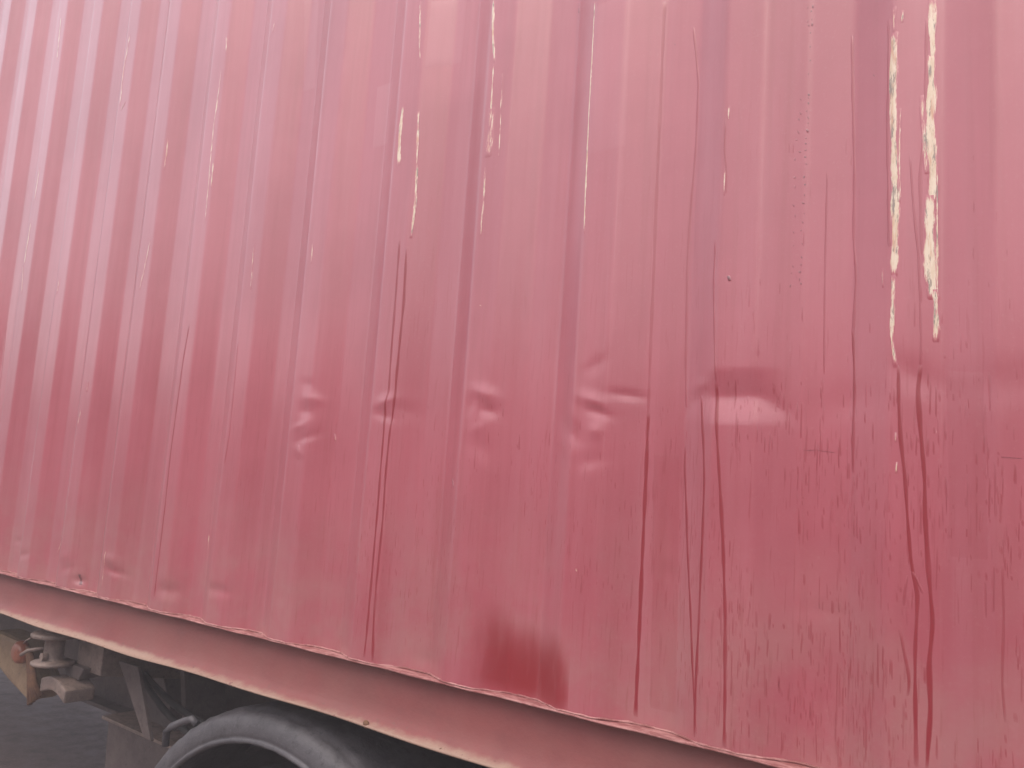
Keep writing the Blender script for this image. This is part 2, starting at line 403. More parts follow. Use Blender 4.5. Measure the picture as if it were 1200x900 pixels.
# ------------------------------------------------------------------ materials
class NT:
    def __init__(s, name):
        s.m = bpy.data.materials.new(name)
        s.m.use_nodes = True
        s.t = s.m.node_tree
        s.b = s.t.nodes['Principled BSDF']
        s.tc = s.t.nodes.new('ShaderNodeTexCoord')
    def n(s, ty, **kw):
        nd = s.t.nodes.new(ty)
        for k, v in kw.items():
            setattr(nd, k, v)
        return nd
    def link(s, a, b):
        s.t.links.new(a, b)
    def put(s, sock, v):
        if hasattr(v, 'node'):
            s.link(v, sock)
        else:
            sock.default_value = v
    def coords(s, scale=(1, 1, 1)):
        mp = s.n('ShaderNodeMapping')
        mp.inputs['Scale'].default_value = scale
        s.link(s.tc.outputs['Object'], mp.inputs['Vector'])
        return mp.outputs[0]
    def noise(s, scale, detail=3.0, rough=.55, stretch=(1, 1, 1), dist=0.0):
        nd = s.n('ShaderNodeTexNoise')
        nd.inputs['Scale'].default_value = scale
        nd.inputs['Detail'].default_value = detail
        nd.inputs['Roughness'].default_value = rough
        nd.inputs['Distortion'].default_value = dist
        s.link(s.coords(stretch), nd.inputs['Vector'])
        return nd.outputs['Fac']
    def math(s, op, a, b=0.0, clamp=False):
        nd = s.n('ShaderNodeMath', operation=op)
        nd.use_clamp = clamp
        s.put(nd.inputs[0], a); s.put(nd.inputs[1], b)
        return nd.outputs[0]
    def ramp(s, v, a, b, lo=0.0, hi=1.0):
        nd = s.n('ShaderNodeMapRange', interpolation_type='SMOOTHSTEP')
        s.put(nd.inputs[0], v)
        for i, q in enumerate((a, b, lo, hi)):
            nd.inputs[i + 1].default_value = q
        return nd.outputs[0]
    def mix(s, f, a, b, mode='MIX'):
        nd = s.n('ShaderNodeMix', data_type='RGBA', blend_type=mode)
        nd.clamp_factor = True
        s.put(nd.inputs[0], f)
        for i, q in ((6, a), (7, b)):
            s.put(nd.inputs[i], (tuple(q) + (1,) if isinstance(q, tuple) and len(q) == 3 else q))
        return nd.outputs[2]
    def bump(s, h, strength, dist):
        nd = s.n('ShaderNodeBump')
        nd.inputs['Strength'].default_value = strength
        nd.inputs['Distance'].default_value = dist
        s.link(h, nd.inputs['Height'])
        s.link(nd.outputs[0], s.b.inputs['Normal'])
        return nd

RED_A, RED_B = (0.343, 0.078, 0.102), (0.297, 0.061, 0.081)
WET = (0.215, 0.022, 0.030)
DUST = (0.30, 0.185, 0.165)

def paint(name, kind='panel', wet=WET):
    T = NT(name)
    blot = T.noise(2.3, 4, .6)
    streak = T.noise(1.0, 3, .6, (55, 55, 1.6))
    fine = T.noise(160, 2, .6)
    col = T.mix(T.ramp(blot, .35, .68), RED_A, RED_B)
    col = T.mix(T.math('MULTIPLY', T.ramp(streak, .42, .75), .30), col, (0.25, 0.050, 0.058))
    # faded, chalky film in vertical washes
    chalk = T.math('MULTIPLY', T.ramp(T.noise(1.0, 4, .6, (14, 14, .9)), .42, .72), .28)
    col = T.mix(chalk, col, (0.38, 0.130, 0.160))
    # fine rain trails left in the film
    trail = T.noise(1.0, 2, .5, (210, 210, 13), .2)
    tmask = T.math('MULTIPLY', T.ramp(trail, .60, .70), T.ramp(T.noise(1.3, 3, .6), .38, .62))
    sep = T.n('ShaderNodeSeparateXYZ')
    T.link(T.tc.outputs['Object'], sep.inputs[0])
    low = T.ramp(sep.outputs['Z'], 1.35, .55)
    tm = T.math('MULTIPLY', tmask, low)
    col = T.mix(T.math('MULTIPLY', tmask, T.math('ADD', T.math('MULTIPLY', low, .28), .07)), col, WET)
    # road dust thickest near the bottom edge
    dst = T.math('MULTIPLY', T.ramp(sep.outputs['Z'], .62, .12), T.ramp(T.noise(5, 5, .65), .30, .70))
    col = T.mix(T.math('MULTIPLY', dst, .42), col, DUST)
    col = T.mix(T.math('MULTIPLY', T.ramp(fine, .55, .8), .12), col, (0.40, 0.16, 0.17))
    rough = T.math('ADD', T.math('MULTIPLY', blot, .16), .34)
    spec = .25
    if kind in ('wet', 'mark', 'scrape', 'chalk'):
        at = T.n('ShaderNodeAttribute', attribute_name='mark')
        a = at.outputs['Fac']
    if kind == 'panel':                     # outer folds: rubbed paint, plus thin highlights put into the colour
        at = T.n('ShaderNodeAttribute', attribute_name='mark')
        fold_break = T.ramp(T.noise(1.0, 5, .7, (60, 60, 7)), .40, .62)
        high = T.ramp(sep.outputs['Z'], .2, 1.3, .35, 1.0)
        wv = T.math('MULTIPLY', T.math('MULTIPLY', T.ramp(at.outputs['Fac'], .25, .8), fold_break), high)
        col = T.mix(T.math('MULTIPLY', wv, .55), col, (0.50, 0.27, 0.28))
    if kind == 'wet':
        wob = T.math('MULTIPLY', a, T.ramp(T.noise(1.0, 2, .5, (40, 40, 9)), .2, .5, .62, 1.0), True)
        col = T.mix(wob, col, wet)
        rough = T.math('SUBTRACT', rough, T.math('MULTIPLY', wob, .04))
    elif kind == 'chalk':
        col = T.mix(a, col, (0.42, 0.17, 0.20))
    elif kind == 'mark':
        wob = T.math('MULTIPLY', a, T.ramp(T.noise(220, 3, .6), .3, .55, .35, 1.0), True)
        col = T.mix(wob, col, (0.075, 0.03, 0.036))
    elif kind == 'scrape':
        g = T.noise(1.0, 5, .75, (650, 650, 48), .3)
        g2 = T.noise(1.0, 4, .7, (170, 170, 30))
        th = T.math('ADD', T.math('MULTIPLY', g, .55), T.math('MULTIPLY', g2, .45))
        v = T.math('ADD', T.math('MULTIPLY', a, .9), T.math('MULTIPLY', T.math('SUBTRACT', th, .5), 3.4))
        hard = T.ramp(v, .46, .62)
        tint = T.noise(1.0, 4, .65, (70, 70, 22))
        metal = T.mix(T.ramp(tint, .36, .58), (0.50, 0.37, 0.255), (0.58, 0.47, 0.36))
        metal = T.mix(T.ramp(T.noise(1.0, 4, .7, (150, 150, 28)), .52, .62), metal, (0.20, 0.15, 0.12))
        metal = T.mix(T.ramp(T.noise(1.0, 3, .7, (60, 60, 10)), .54, .66), metal, (0.46, 0.25, 0.16))
        col = T.mix(T.ramp(v, .30, .45), col, (0.44, 0.17, 0.17))
        col = T.mix(hard, col, metal)
        rough = T.math('ADD', rough, T.math('MULTIPLY', hard, .12))
    T.put(T.b.inputs['Base Color'], col)
    T.put(T.b.inputs['Roughness'], rough)
    T.b.inputs['Specular IOR Level'].default_value = spec
    T.b.inputs['Coat IOR'].default_value = 1.52
    T.b.inputs['Coat Weight'].default_value = 1.0
    if kind == 'wet':
        T.put(T.b.inputs['Coat Weight'], T.math('SUBTRACT', 1.0, T.math('MULTIPLY', wob, .55 if wet == WET else .9)))
    T.b.inputs['Coat Roughness'].default_value = .22
    T.bump(T.math('ADD', T.math('MULTIPLY', fine, .4), T.noise(38, 3, .6)), .12, .002)
    return T.m

def rail_paint():
    T = NT('dusty_rail_paint')
    sep = T.n('ShaderNodeSeparateXYZ')
    T.link(T.tc.outputs['Object'], sep.inputs[0])
    z = sep.outputs['Z']
    blot = T.noise(6, 5, .65)
    streak = T.noise(1.0, 4, .6, (5, 5, 40))
    col = T.mix(T.ramp(blot, .35, .7), (0.215, 0.060, 0.060), (0.180, 0.048, 0.050))
    film = T.math('MULTIPLY', T.ramp(T.noise(2.5, 5, .65), .28, .72), .52)
    col = T.mix(film, col, (0.200, 0.098, 0.088))
    col = T.mix(T.math('MULTIPLY', T.ramp(streak, .5, .75), .25), col, (0.15, 0.048, 0.048))
    # settled tan dust on the bottom flange, chipped away in places
    edge = T.math('ADD', z, T.math('MULTIPLY', T.math('SUBTRACT', T.noise(26, 4, .7), .5), .016))
    tan = T.ramp(edge, .021, .009)
    chip = T.ramp(T.noise(48, 4, .7, (1, 1, 1.6)), .60, .66)
    col = T.mix(T.math('MULTIPLY', tan, .92), col, (0.30, 0.20, 0.155))
    col = T.mix(T.math('MULTIPLY', T.ramp(z, .05, .012), chip), col, (0.17, 0.075, 0.065))
    # paint rubbed pale on the top flange edge
    top = T.math('MULTIPLY', T.ramp(z, .131, .134), T.ramp(T.noise(22, 5, .7, (1, 3, 3)), .40, .60))
    col = T.mix(T.math('MULTIPLY', top, .75), col, (0.40, 0.20, 0.19))
    T.put(T.b.inputs['Base Color'], col)
    T.put(T.b.inputs['Roughness'], .62)
    T.b.inputs['Specular IOR Level'].default_value = .3
    T.bump(T.math('ADD', T.noise(90, 4, .65), T.noise(14, 3, .6)), .25, .003)
    return T.m

def grime(name, a, b, rough=.7, scale=9, dust=None, damt=.5, bmp=.3, metallic=0.0):
    T = NT(name)
    col = T.mix(T.ramp(T.noise(scale, 5, .65), .35, .68), a, b)
    if dust:
        geo = T.n('ShaderNodeNewGeometry')
        sp = T.n('ShaderNodeSeparateXYZ')
        T.link(geo.outputs['Normal'], sp.inputs[0])
        up = T.ramp(sp.outputs['Z'], -.1, .9, .35, 1.0)
        col = T.mix(T.math('MULTIPLY', T.math('MULTIPLY', T.ramp(T.noise(scale * 2.3, 5, .7), .3, .65), damt), up), col, dust)
    grit = T.noise(scale * 17, 4, .75)
    col = T.mix(T.math('MULTIPLY', T.ramp(grit, .56, .70), .45), col, dust or b)
    col = T.mix(T.math('MULTIPLY', T.ramp(T.noise(scale * 5, 5, .7), .54, .66), .5), col, tuple(q * .45 for q in a))
    T.put(T.b.inputs['Base Color'], col)
    T.b.inputs['Roughness'].default_value = rough
    T.b.inputs['Metallic'].default_value = metallic
    T.bump(T.noise(scale * 8, 4, .65), bmp, .004)
    return T.m

M_PANEL = paint('faded_red_panel_paint')
M_WET = paint('wet_red_paint', 'wet')
M_SOAK = paint('soaked_red_paint', 'wet', (0.205, 0.016, 0.021))
M_MARK = paint('smudged_red_paint', 'mark')
M_CHALK = paint('chalky_red_paint', 'chalk')
M_SCRAPE = paint('scraped_red_paint', 'scrape')
M_RAIL = rail_paint()
M_FRAME = grime('chassis_dark_paint', (0.045, 0.030, 0.030), (0.075, 0.055, 0.052), .65, 7, (0.16, 0.13, 0.12), .45)
M_STEEL = grime('galvanised_dirty_steel', (0.095, 0.066, 0.058), (0.16, 0.115, 0.10), .6, 16, (0.25, 0.185, 0.155), .6)
M_RUBBER = grime('dusty_black_rubber', (0.034, 0.031, 0.036), (0.062, 0.057, 0.064), .6, 8, (0.12, 0.112, 0.122), .30, .5)
M_TYRE = grime('tyre_rubber', (0.018, 0.017, 0.018), (0.035, 0.033, 0.033), .75, 10)
M_RIM = grime('rim_paint', (0.10, 0.09, 0.09), (0.16, 0.15, 0.14), .5, 10)
M_OCHRE = grime('dusty_ochre_metal', (0.17, 0.105, 0.06), (0.25, 0.165, 0.095), .75, 12, (0.30, 0.22, 0.15), .5)
M_RUST = grime('rusty_steel', (0.10, 0.045, 0.025), (0.19, 0.09, 0.045), .8, 22)
M_AMBER = grime('amber_lens', (0.27, 0.085, 0.05), (0.33, 0.11, 0.06), .3, 8, None, .5, .1)
M_WOOD = grime('container_floor_ply', (0.10, 0.06, 0.035), (0.15, 0.09, 0.05), .8, 5)

# ------------------------------------------------------------------ ground
def ground_material():
    T = NT('dusty_yard_concrete')
    a = T.noise(.5, 6, .65)
    b = T.noise(7, 6, .7)
    c = T.noise(60, 4, .7)
    col = T.mix(T.ramp(a, .35, .65), (0.100, 0.062, 0.050), (0.150, 0.102, 0.085))
    col = T.mix(T.math('MULTIPLY', T.ramp(b, .45, .7), .6), col, (0.052, 0.042, 0.040))
    col = T.mix(T.math('MULTIPLY', T.ramp(c, .52, .7), .5), col, (0.21, 0.165, 0.145))
    T.put(T.b.inputs['Base Color'], col)
    T.put(T.b.inputs['Roughness'], T.ramp(b, .3, .7, .55, .85))
    T.bump(T.math('ADD', b, T.math('MULTIPLY', c, .5)), .04, .012)
    return T.m
gm = MB()
N = 24
E = [-700, -250, -90, -40] + [-20 + 2 * i for i in range(21)] + [40, 90, 250, 700]
gv, gf = [], []
for yy in E:
    for xx in E:
        near = abs(xx) < 22 and abs(yy) < 22
        gv.append((xx, yy, 0.012 * math.sin(xx * 1.7 + yy) * math.sin(yy * 1.3) if near else 0.0))
ne = len(E)
for j in range(ne - 1):
    for i in range(ne - 1):
        gf.append((j * ne + i, j * ne + i + 1, (j + 1) * ne + i + 1, (j + 1) * ne + i))
ground = mesh_obj('ground', gv, gf, ground_material(), smooth=True)
ground['kind'] = 'structure'

# the yard wall across from the container, behind the photographer
yw = thing('yard_wall', 'plain grey concrete yard wall facing the red container from across the yard', 'wall', (-6, -13, 0))
MB().box((-6, -13, 2.0), (70, .3, 4.0)).build('wall_face', grime('yard_wall_concrete', (0.16, 0.145, 0.14), (0.22, 0.20, 0.19), .8, 1.2), yw)
MB().box((-6, -13, 4.05), (70.2, .42, .1)).build('coping', bpy.data.materials['yard_wall_concrete'], yw)

# thin scattering volume added to imitate a lens veil and lift the blacks
hm = bpy.data.materials.new('veil_volume')
hm.use_nodes = True
hm.node_tree.nodes.remove(hm.node_tree.nodes['Principled BSDF'])
pv = hm.node_tree.nodes.new('ShaderNodeVolumePrincipled')
pv.inputs['Color'].default_value = (1.0, 0.93, 0.97, 1)
pv.inputs['Density'].default_value = 0.019
hm.node_tree.links.new(pv.outputs[0], hm.node_tree.nodes['Material Output'].inputs['Volume'])
hz = MB().box((0, 0, 1.72), (1410, 1410, 5.44)).build('veil_box', hm)
hz['kind'] = 'stuff'

# ------------------------------------------------------------------ the container
ZB, ZL, ZT = 1.2005, 1.3365, 4.00               # rail bottom, panel bottom edge, panel top
CY = 2.438
cont = thing('shipping_container', 'weathered red corrugated steel shipping container, scraped and streaked with rain, resting on the trailer',
             'shipping container', (-2.8, CY / 2, ZB))

def panel():
    xs = list(np.arange(CX0 + .12, -4.25, .02)) + list(np.arange(-4.25, .15, .005)) + list(np.arange(.15, CX1 - .12, .02))
    zs = [ZL + .001] + list(np.arange(ZL + .008, 1.50, .006)) + list(np.arange(1.50, 1.75, .012)) + list(np.arange(1.75, 2.03, .006)) + list(np.arange(2.03, 3.15, .016)) + list(np.arange(3.15, ZT + .01, .05))
    X, Z = np.meshgrid(np.array(xs), np.array(zs))
    Y = depth(X, Z) + .0015
    nx, nz = len(xs), len(zs)
    V = np.stack([X, Y, Z], -1).reshape(-1, 3)
    I = np.arange(nx * nz).reshape(nz, nx)
    Q = np.stack([I[:-1, :-1], I[:-1, 1:], I[1:, 1:], I[1:, :-1]], -1).reshape(-1, 4)
    e = .004
    wear_glint = np.clip((prof(X + e) + prof(X - e) - 2 * prof(X)) / (e * .455), 0, 1)  # mask for worn paint and painted highlights on the convex folds
    return mesh_obj('side_panel', V, Q.tolist(), M_PANEL, cont, True, attr=wear_glint.ravel(), fixn=False)
panel()

def normal_at(x, z):
    e = .002
    dx = (depth(x + e, z) - depth(x - e, z)) / (2 * e)
    dz = (depth(x, z + e) - depth(x, z - e)) / (2 * e)
    n = np.array([dx, -np.ones_like(dx), dz])
    return n / np.linalg.norm(n, axis=0)

def resample(pts, step):
    P = np.array(pts, float)
    d = np.r_[0, np.cumsum(np.hypot(*np.diff(P, axis=0).T))]
    n = max(3, int(d[-1] / step) + 1)
    t = np.linspace(0, d[-1], n)
    q = np.stack([np.interp(t, d, P[:, 0]), np.interp(t, d, P[:, 1])], 1)
    if n > 8:                                        # round the corners of the line
        k = np.array([1, 2, 3, 2, 1]) / 9
        for c in (0, 1):
            q[2:-2, c] = np.convolve(q[:, c], k, 'valid')
    return q

def ribbon(pts, half, strength, lift, cols=(-1, -.55, 0, .55, 1), core=(0, .85, 1, .85, 0), step=.008, jit=.04, fade=.02):
    """a thin film laid on the panel along a line; the mark fades to plain paint at its rim"""
    q = resample(pts, step)
    n = len(q)
    ph = RNG.uniform(0, 6.28, 3)
    L = np.linspace(0, n * step, n)
    wv = half * (1 + .14 * np.sin(L * 31 + ph[0]) + .16 * np.sin(L * 83 + ph[1]))
    if jit == 0:
        wv = half * np.ones(n)
    sh = half * jit * 3 * np.sin(L * 17 + ph[2]) * .5
    tot = L[-1] + 1e-6
    fd = min(fade, tot * .35)
    tp = np.clip(np.minimum(L / fd + .05, (tot - L) / fd + .05), 0, 1)
    tp[0] = tp[-1] = 0
    V, A, F, LF = [], [], [], []
    for i in range(n):
        for c, k in zip(cols, core):
            V.append((q[i, 0] + sh[i] + c * wv[i], q[i, 1]))
            A.append(min(1.0, k * strength * tp[i]))
            LF.append(lift if 0 < i < n - 1 and k > 0 else -.0003)
    V = np.array(V)
    nn = normal_at(V[:, 0], V[:, 1])
    Y = depth(V[:, 0], V[:, 1]) + .0015
    P = np.stack([V[:, 0], Y, V[:, 1]], 1) + nn.T * np.array(LF)[:, None]
    m = len(cols)
    for i in range(n - 1):
        for e in range(m - 1):
            F.append((i * m + e, i * m + e + 1, (i + 1) * m + e + 1, (i + 1) * m + e))
    return P.tolist(), F, A

def marks(name, data, mat, lift, **kw):
    for i, (w, s, pts) in enumerate(data):
        pts = [(x, max(z, ZL + .004)) for x, z in pts]
        v, f, a = ribbon(pts, w, s, lift + .00004 * (i % 7), **kw)
        mesh_obj(name, v, f, mat, cont, True, attr=a, fixn=False)
marks('water_run', RUNS, M_WET, .0005)
SC_COLS = (-1.5, -1, -.6, -.2, .2, .6, 1, 1.5)
SC_CORE = (0, .55, .9, 1, 1, .9, .55, 0)
marks('paint_scrape', SCRAPES, M_SCRAPE, .0005, cols=SC_COLS, core=SC_CORE, step=.005, jit=.06, fade=.018)
def patches(data):
    c = tuple(np.linspace(-1, 1, 15))
    k = (0, .9) + (1,) * 11 + (.9, 0)
    for i, (mat, w, s, pts) in enumerate(data):
        v, f, a = ribbon(pts, w, s, .00022, cols=c, core=k, step=.012, jit=0, fade=.006)
        mesh_obj('repainted_patch', v, f, mat, cont, True, attr=a, fixn=False)
patches([({'w': M_WET, 'c': M_CHALK}[t],) + tuple(q) for t, q in PATCHES])

# faded stencil dots and small scuffs, joined: too small to pick apart
def joined(name, data, mat, lift, **kw):
    V, F, A = [], [], []
    for i, (w, s, pts) in enumerate(data):
        v, f, a = ribbon(pts, w, s, lift + .00004 * (i % 5), **kw)
        o = len(V)
        V += v; A += a
        F += [tuple(k + o for k in q) for q in f]
    ob = mesh_obj(name, V, F, mat, cont, True, attr=A, fixn=False)
    ob['kind'] = 'stuff'
    return ob
joined('dark_smudges', MARKS, M_MARK, .0006, step=.003, fade=.003)

# short rain trails, thickest low on the right of the panel
def rain_trails():
    D = []
    def field(x0, x1, z0, z1, n, wl, ll, sl):
        for _ in range(n):
            x = RNG.uniform(x0, x1)
            z = z0 + (z1 - z0) * RNG.beta(1.1, 1.5)
            g = math.sin(x * 23 + 2 * math.sin(z * 7)) + math.sin(z * 13 + x * 9)
            if g < RNG.uniform(-1.6, 1.2):
                continue
            l = RNG.uniform(*ll) * (1 if RNG.rand() < .8 else 1.8)
            sx = RNG.normal(0, .025) * l
            D.append((RNG.uniform(*wl), RNG.uniform(*sl), [(x, z), (x + sx * .5, z - l * .5), (x + sx, z - l)]))
    field(-.62, -.12, 1.36, 1.95, 1500, (.0008, .0021), (.010, .040), (.15, .65))
    field(-.62, -.12, 1.40, 2.45, 260, (.0008, .0018), (.010, .03), (.15, .4))
    field(-1.50, -.60, 1.40, 1.92, 900, (.0006, .0014), (.008, .030), (.2, .6))
    field(-2.4, -1.4, 1.40, 1.9, 160, (.0006, .0013), (.008, .02), (.12, .3))
    field(-.30, -.14, 1.345, 1.50, 120, (.0018, .004), (.012, .04), (.3, .6))
    D = [(w, s, [(x, max(z, ZL + .004)) for x, z in p]) for w, s, p in D]
    joined('rain_trails', D, M_WET, .0003, cols=(-1.3, -.4, .4, 1.3), core=(0, 1, 1, 0), step=.008, fade=.012)
rain_trails()

# the dark wet patch in one recess above the bottom rail
def wet_patch():
    (xa, za), (xb, zb), (xc, zc), (xd, zd) = WET_PATCH
    nx, nz = 70, 50
    x0, x1, z0, z1 = xd - .05, xc + .012, ZL + .003, max(za, zb) + .10
    V, A, F, LF = [], [], [], []
    for j in range(nz + 1):
        for i in range(nx + 1):
            u, v = i / nx, j / nz
            x, z = x0 + (x1 - x0) * u, z0 + (z1 - z0) * v
            l = min(1, max(0, (u - .06) / .42))
            r = min(1, max(0, (1 - u) / .09))
            top = .72 - .30 * max(0, u - .25) + .035 * math.sin(u * 9) + .03 * math.sin(u * 23 + 1)
            t = min(1, max(0, (top - v) / .5))
            b = min(1, .35 + v / .15)
            V.append((x, z)); A.append(0 if i in (0, nx) or j == nz else 0.97 * (1 - math.exp(-3.2 * (l * l * (3 - 2 * l)) * r * (t * t * (3 - 2 * t)) * b)))
            LF.append(-.0002 + .0012 * min(1, u / .08, (1 - u) / .08, (1 - v) / .3))
    V = np.array(V)
    nn = normal_at(V[:, 0], V[:, 1])
    P = np.stack([V[:, 0], depth(V[:, 0], V[:, 1]) + .0015, V[:, 1]], 1) + nn.T * np.array(LF)[:, None]
    for j in range(nz):
        for i in range(nx):
            o = j * (nx + 1) + i
            F.append((o, o + 1, o + nx + 2, o + nx + 1))
    mesh_obj('wet_patch', P.tolist(), F, M_SOAK, cont, True, attr=np.clip(A, 0, 1), fixn=False)
wet_patch()

# bottom rail: pressed channel, top flange carrying the panel, web set back, bottom flange curling out
def rail(yflip, name='bottom_rail', fine=True):
    prf = [(.055, .1360), (.0005, .1360), (-.0015, .1350), (-.0012, .1325), (.004, .1315), (.022, .1310), (.027, .1290), (.0285, .124)]
    prf += [(.0285, .100), (.0280, .075), (.0265, .052), (.0235, .036), (.0185, .024), (.011, .0155), (.003, .0115), (-.0015, .0100), (-.0040, .0075), (-.0035, .0045), (.0, .0035), (.02, .0030), (.10, .0030)]
    xs = np.arange(CX0 + .12, CX1 - .12, .025) if fine else np.array([CX0 + .12, CX1 - .12])
    V, F = [], []
    m = len(prf)
    for x in xs:
        b = .0035 * math.sin(x * 3.1 + .4) + .0018 * math.sin(x * 11.3)
        nick = -math.exp(-((x + 2.46) / .20) ** 4) * .010          # flange bent in along this stretch
        lip = .0011 * math.sin(x * 17) + .0009 * math.sin(x * 41 + 1)
        for k, (y, h) in enumerate(prf):
            t = max(0.0, min(1.0, (.030 - h) / .02))
            tt = 1.0 if h > .1318 and y < .03 else 0.0
            yy = y + (.6 * b - nick) * t
            hh = h + (.8 * b + nick * .35) * t + lip * tt * .6
            V.append((x, yy if not yflip else CY - yy, ZB + hh))
    for i in range(len(xs) - 1):
        for k in range(m - 1):
            F.append((i * m + k, i * m + k + 1, (i + 1) * m + k + 1, (i + 1) * m + k))
    return mesh_obj(name, V, F, M_RAIL, cont, True)
rail(False)
rail(True, fine=False)

# weld bead where the panel meets the rail
def weld():
    xs = np.arange(CX0 + .13, CX1 - .13, .008)
    V, F = [], []
    n = 5
    for i, x in enumerate(xs):
        y0 = float(depth(x, ZL + .004)) + .0015
        r = .0024 + .0004 * math.sin(i * 1.3) + .0004 * RNG.rand()
        for k in range(n):
            t = PI * k / (n - 1)
            V.append((x, y0 - r * math.sin(t) * .9, ZL - .0005 + r * (1 - math.cos(t)) * .8))
    for i in range(len(xs) - 1):
        for k in range(n - 1):
            F.append((i * n + k, i * n + k + 1, (i + 1) * n + k + 1, (i + 1) * n + k))
    mesh_obj('weld_bead', V, F, M_RAIL, cont, True)
weld()

for x, z, r in ((-1.4125, 1.2125, .009), (-1.196, 1.2080, .004)):
    MB().lathe([(0, -.0045), (r * .6, -.004), (r, -.001), (r * .9, .002), (0, .004)], (x, .0025, z), 'y', 11).build('rust_scab', M_RUST, cont, True)

# the rest of the box, out of the frame: top rails, far side, ends, roof, posts, castings
def coarse_panel():
    xs = np.arange(CX0 + .12, CX1 - .12, .02)
    V, F = [], []
    for x in xs:
        y = CY - float(prof(x)) - .0015
        V += [(x, y, ZL), (x, y, ZT)]
    for i in range(len(xs) - 1):
        F.append((2 * i, 2 * i + 1, 2 * i + 3, 2 * i + 2))
    mesh_obj('side_panel', V, F, M_PANEL, cont, True)
coarse_panel()
for y in (.03, CY - .03):
    MB().box(((CX0 + CX1) / 2, y, ZT + .0325), (CX1 - CX0 - .24, .06, .06)).build('top_rail', M_PANEL, cont, bevel=.004)
for x in (CX0 + .05, CX1 - .05):
    V, F = [], []
    ys = np.arange(.13, CY - .13, .02)
    for y in ys:
        d = float(prof(y)) * (1 if x < 0 else -1)
        V += [(x + d, y, ZL - .05), (x + d, y, ZT)]
    for i in range(len(ys) - 1):
        F.append((2 * i, 2 * i + 1, 2 * i + 3, 2 * i + 2))
    mesh_obj('end_panel', V, F, M_PANEL, cont, True)
    for y in (.07, CY - .07):
        MB().box((x, y, (ZB + ZT) / 2 + .08), (.11, .12, ZT - ZB - .20)).build('corner_post', M_PANEL, cont, bevel=.006)
        for z in (ZB + .045, ZT + .03):
            c = MB()
            for dz in (-.047, .047):
                c.box((x, y, z + dz), (.178, .162, .024))
            for sx in (-1, 1):
                for sy in (-1, 1):
                    c.box((x + sx * .07, y + sy * .063, z), (.038, .036, .0705))
            c.build('corner_casting', M_RAIL, cont, bevel=.003)
V, F = [], []
xs = np.arange(CX0 + .12, CX1 - .12, .05)
for i, x in enumerate(xs):
    d = .012 * math.sin(x * 2 * PI / .21)
    V += [(x, .061, ZT + .05 + d), (x, CY - .061, ZT + .05 + d)]
for i in range(len(xs) - 1):
    F.append((2 * i, 2 * i + 1, 2 * i + 3, 2 * i + 2))
mesh_obj('roof_panel', V, F, M_PANEL, cont, True)
MB().box(((CX0 + CX1) / 2, CY / 2, ZB + .118), (CX1 - CX0 - .3, CY - .22, .028)).build('floor', M_WOOD, cont)
for x in np.arange(CX0 + .4, CX1 - .3, .61):
    MB().box((x, CY / 2, ZB + .053), (.045, CY - .20, .10)).build('floor_beam', M_RAIL, cont)

# ------------------------------------------------------------------ the trailer
trl = thing('container_trailer', 'dusty dark steel container trailer with black mudguard and twist lock, under the red container', 'trailer', (-1.0, CY / 2, 0.0))
def ibeam(yc, z0, z1, x0, x1):
    w, t, q = .07, .016, .006
    poly = [(yc - w, z0), (yc + w, z0), (yc + w, z0 + t), (yc + q, z0 + t), (yc + q, z1 - t), (yc + w, z1 - t), (yc + w, z1), (yc - w, z1), (yc - w, z1 - t), (yc - q, z1 - t), (yc - q, z0 + t), (yc - w, z0 + t)]
    MB().prism(poly, 'x', x0, x1).build('main_beam', M_FRAME, trl)
for yc in (.74, CY - .74):
    ibeam(yc, .70, 1.185, -8.6, 3.2)
for x in (-7.2, -6.0, -4.9, -3.7, -2.55, -1.1, .25, 1.55, 2.8):
    MB().prism([(x - .03, .93), (x + .03, .93), (x + .03, .94), (x - .018, .94), (x - .018, 1.14), (x + .03, 1.14), (x + .03, 1.15), (x - .03, 1.15)], 'y', .75, CY - .75).build('cross_member', M_FRAME, trl)

# twist lock on its outrigger, left of the wheels
TX, TY = -2.985, .085
MB().prism([(.15, 1.055), (.66, .98), (.66, 1.155), (.15, 1.155)], 'x', TX + .03, TX + .19).build('outrigger', M_STEEL, trl, bevel=.004)
tw = MB().lathe([(.0, 1.066), (.062, 1.066), (.066, 1.070), (.066, 1.076), (.060, 1.080), (.034, 1.083), (.031, 1.090), (.031, 1.146), (.036, 1.152), (.070, 1.155), (.075, 1.159), (.075, 1.167), (.069, 1.171), (.0, 1.171)], (TX, TY, 0), 'z', 36).build('twist_lock', M_STEEL, trl, True)
MB().lathe([(.0, 1.171), (.030, 1.171), (.034, 1.177), (.022, 1.190), (.0, 1.194)], (TX, TY, 0), 'z', 20).build('cone', M_STEEL, tw, True)
MB().tube([(TX - .028, TY - .02, 1.118), (TX - .075, TY - .05, 1.105), (TX - .098, TY - .06, 1.088)], .006).build('handle', M_STEEL, tw, True)
MB().lathe([(0, -.012), (.013, -.012), (.013, .004), (0, .004)], (TX + .012, TY - .033, 1.098), 'y', 6).build('bolt', M_STEEL, tw)
# bent saddle bracket below the twist lock
sb = []
for i in range(13):
    t = i / 12
    sb.append((TX - .045 + .17 * t, 1.018 + .022 * math.sin(t * PI) - .012 * t))
poly = sb + [(x, z - .050 + .012 * math.sin(4 * x)) for x, z in reversed(sb)]
MB().prism(poly, 'y', TY - .01, TY + .09).build('saddle_bracket', M_STEEL, trl, bevel=.006)
MB().prism([(TX + .02, 1.03), (TX + .10, 1.03), (TX + .13, 1.07), (TX - .02, 1.07)], 'y', TY + .04, TY + .16).build('support_block', M_FRAME, trl, bevel=.004)
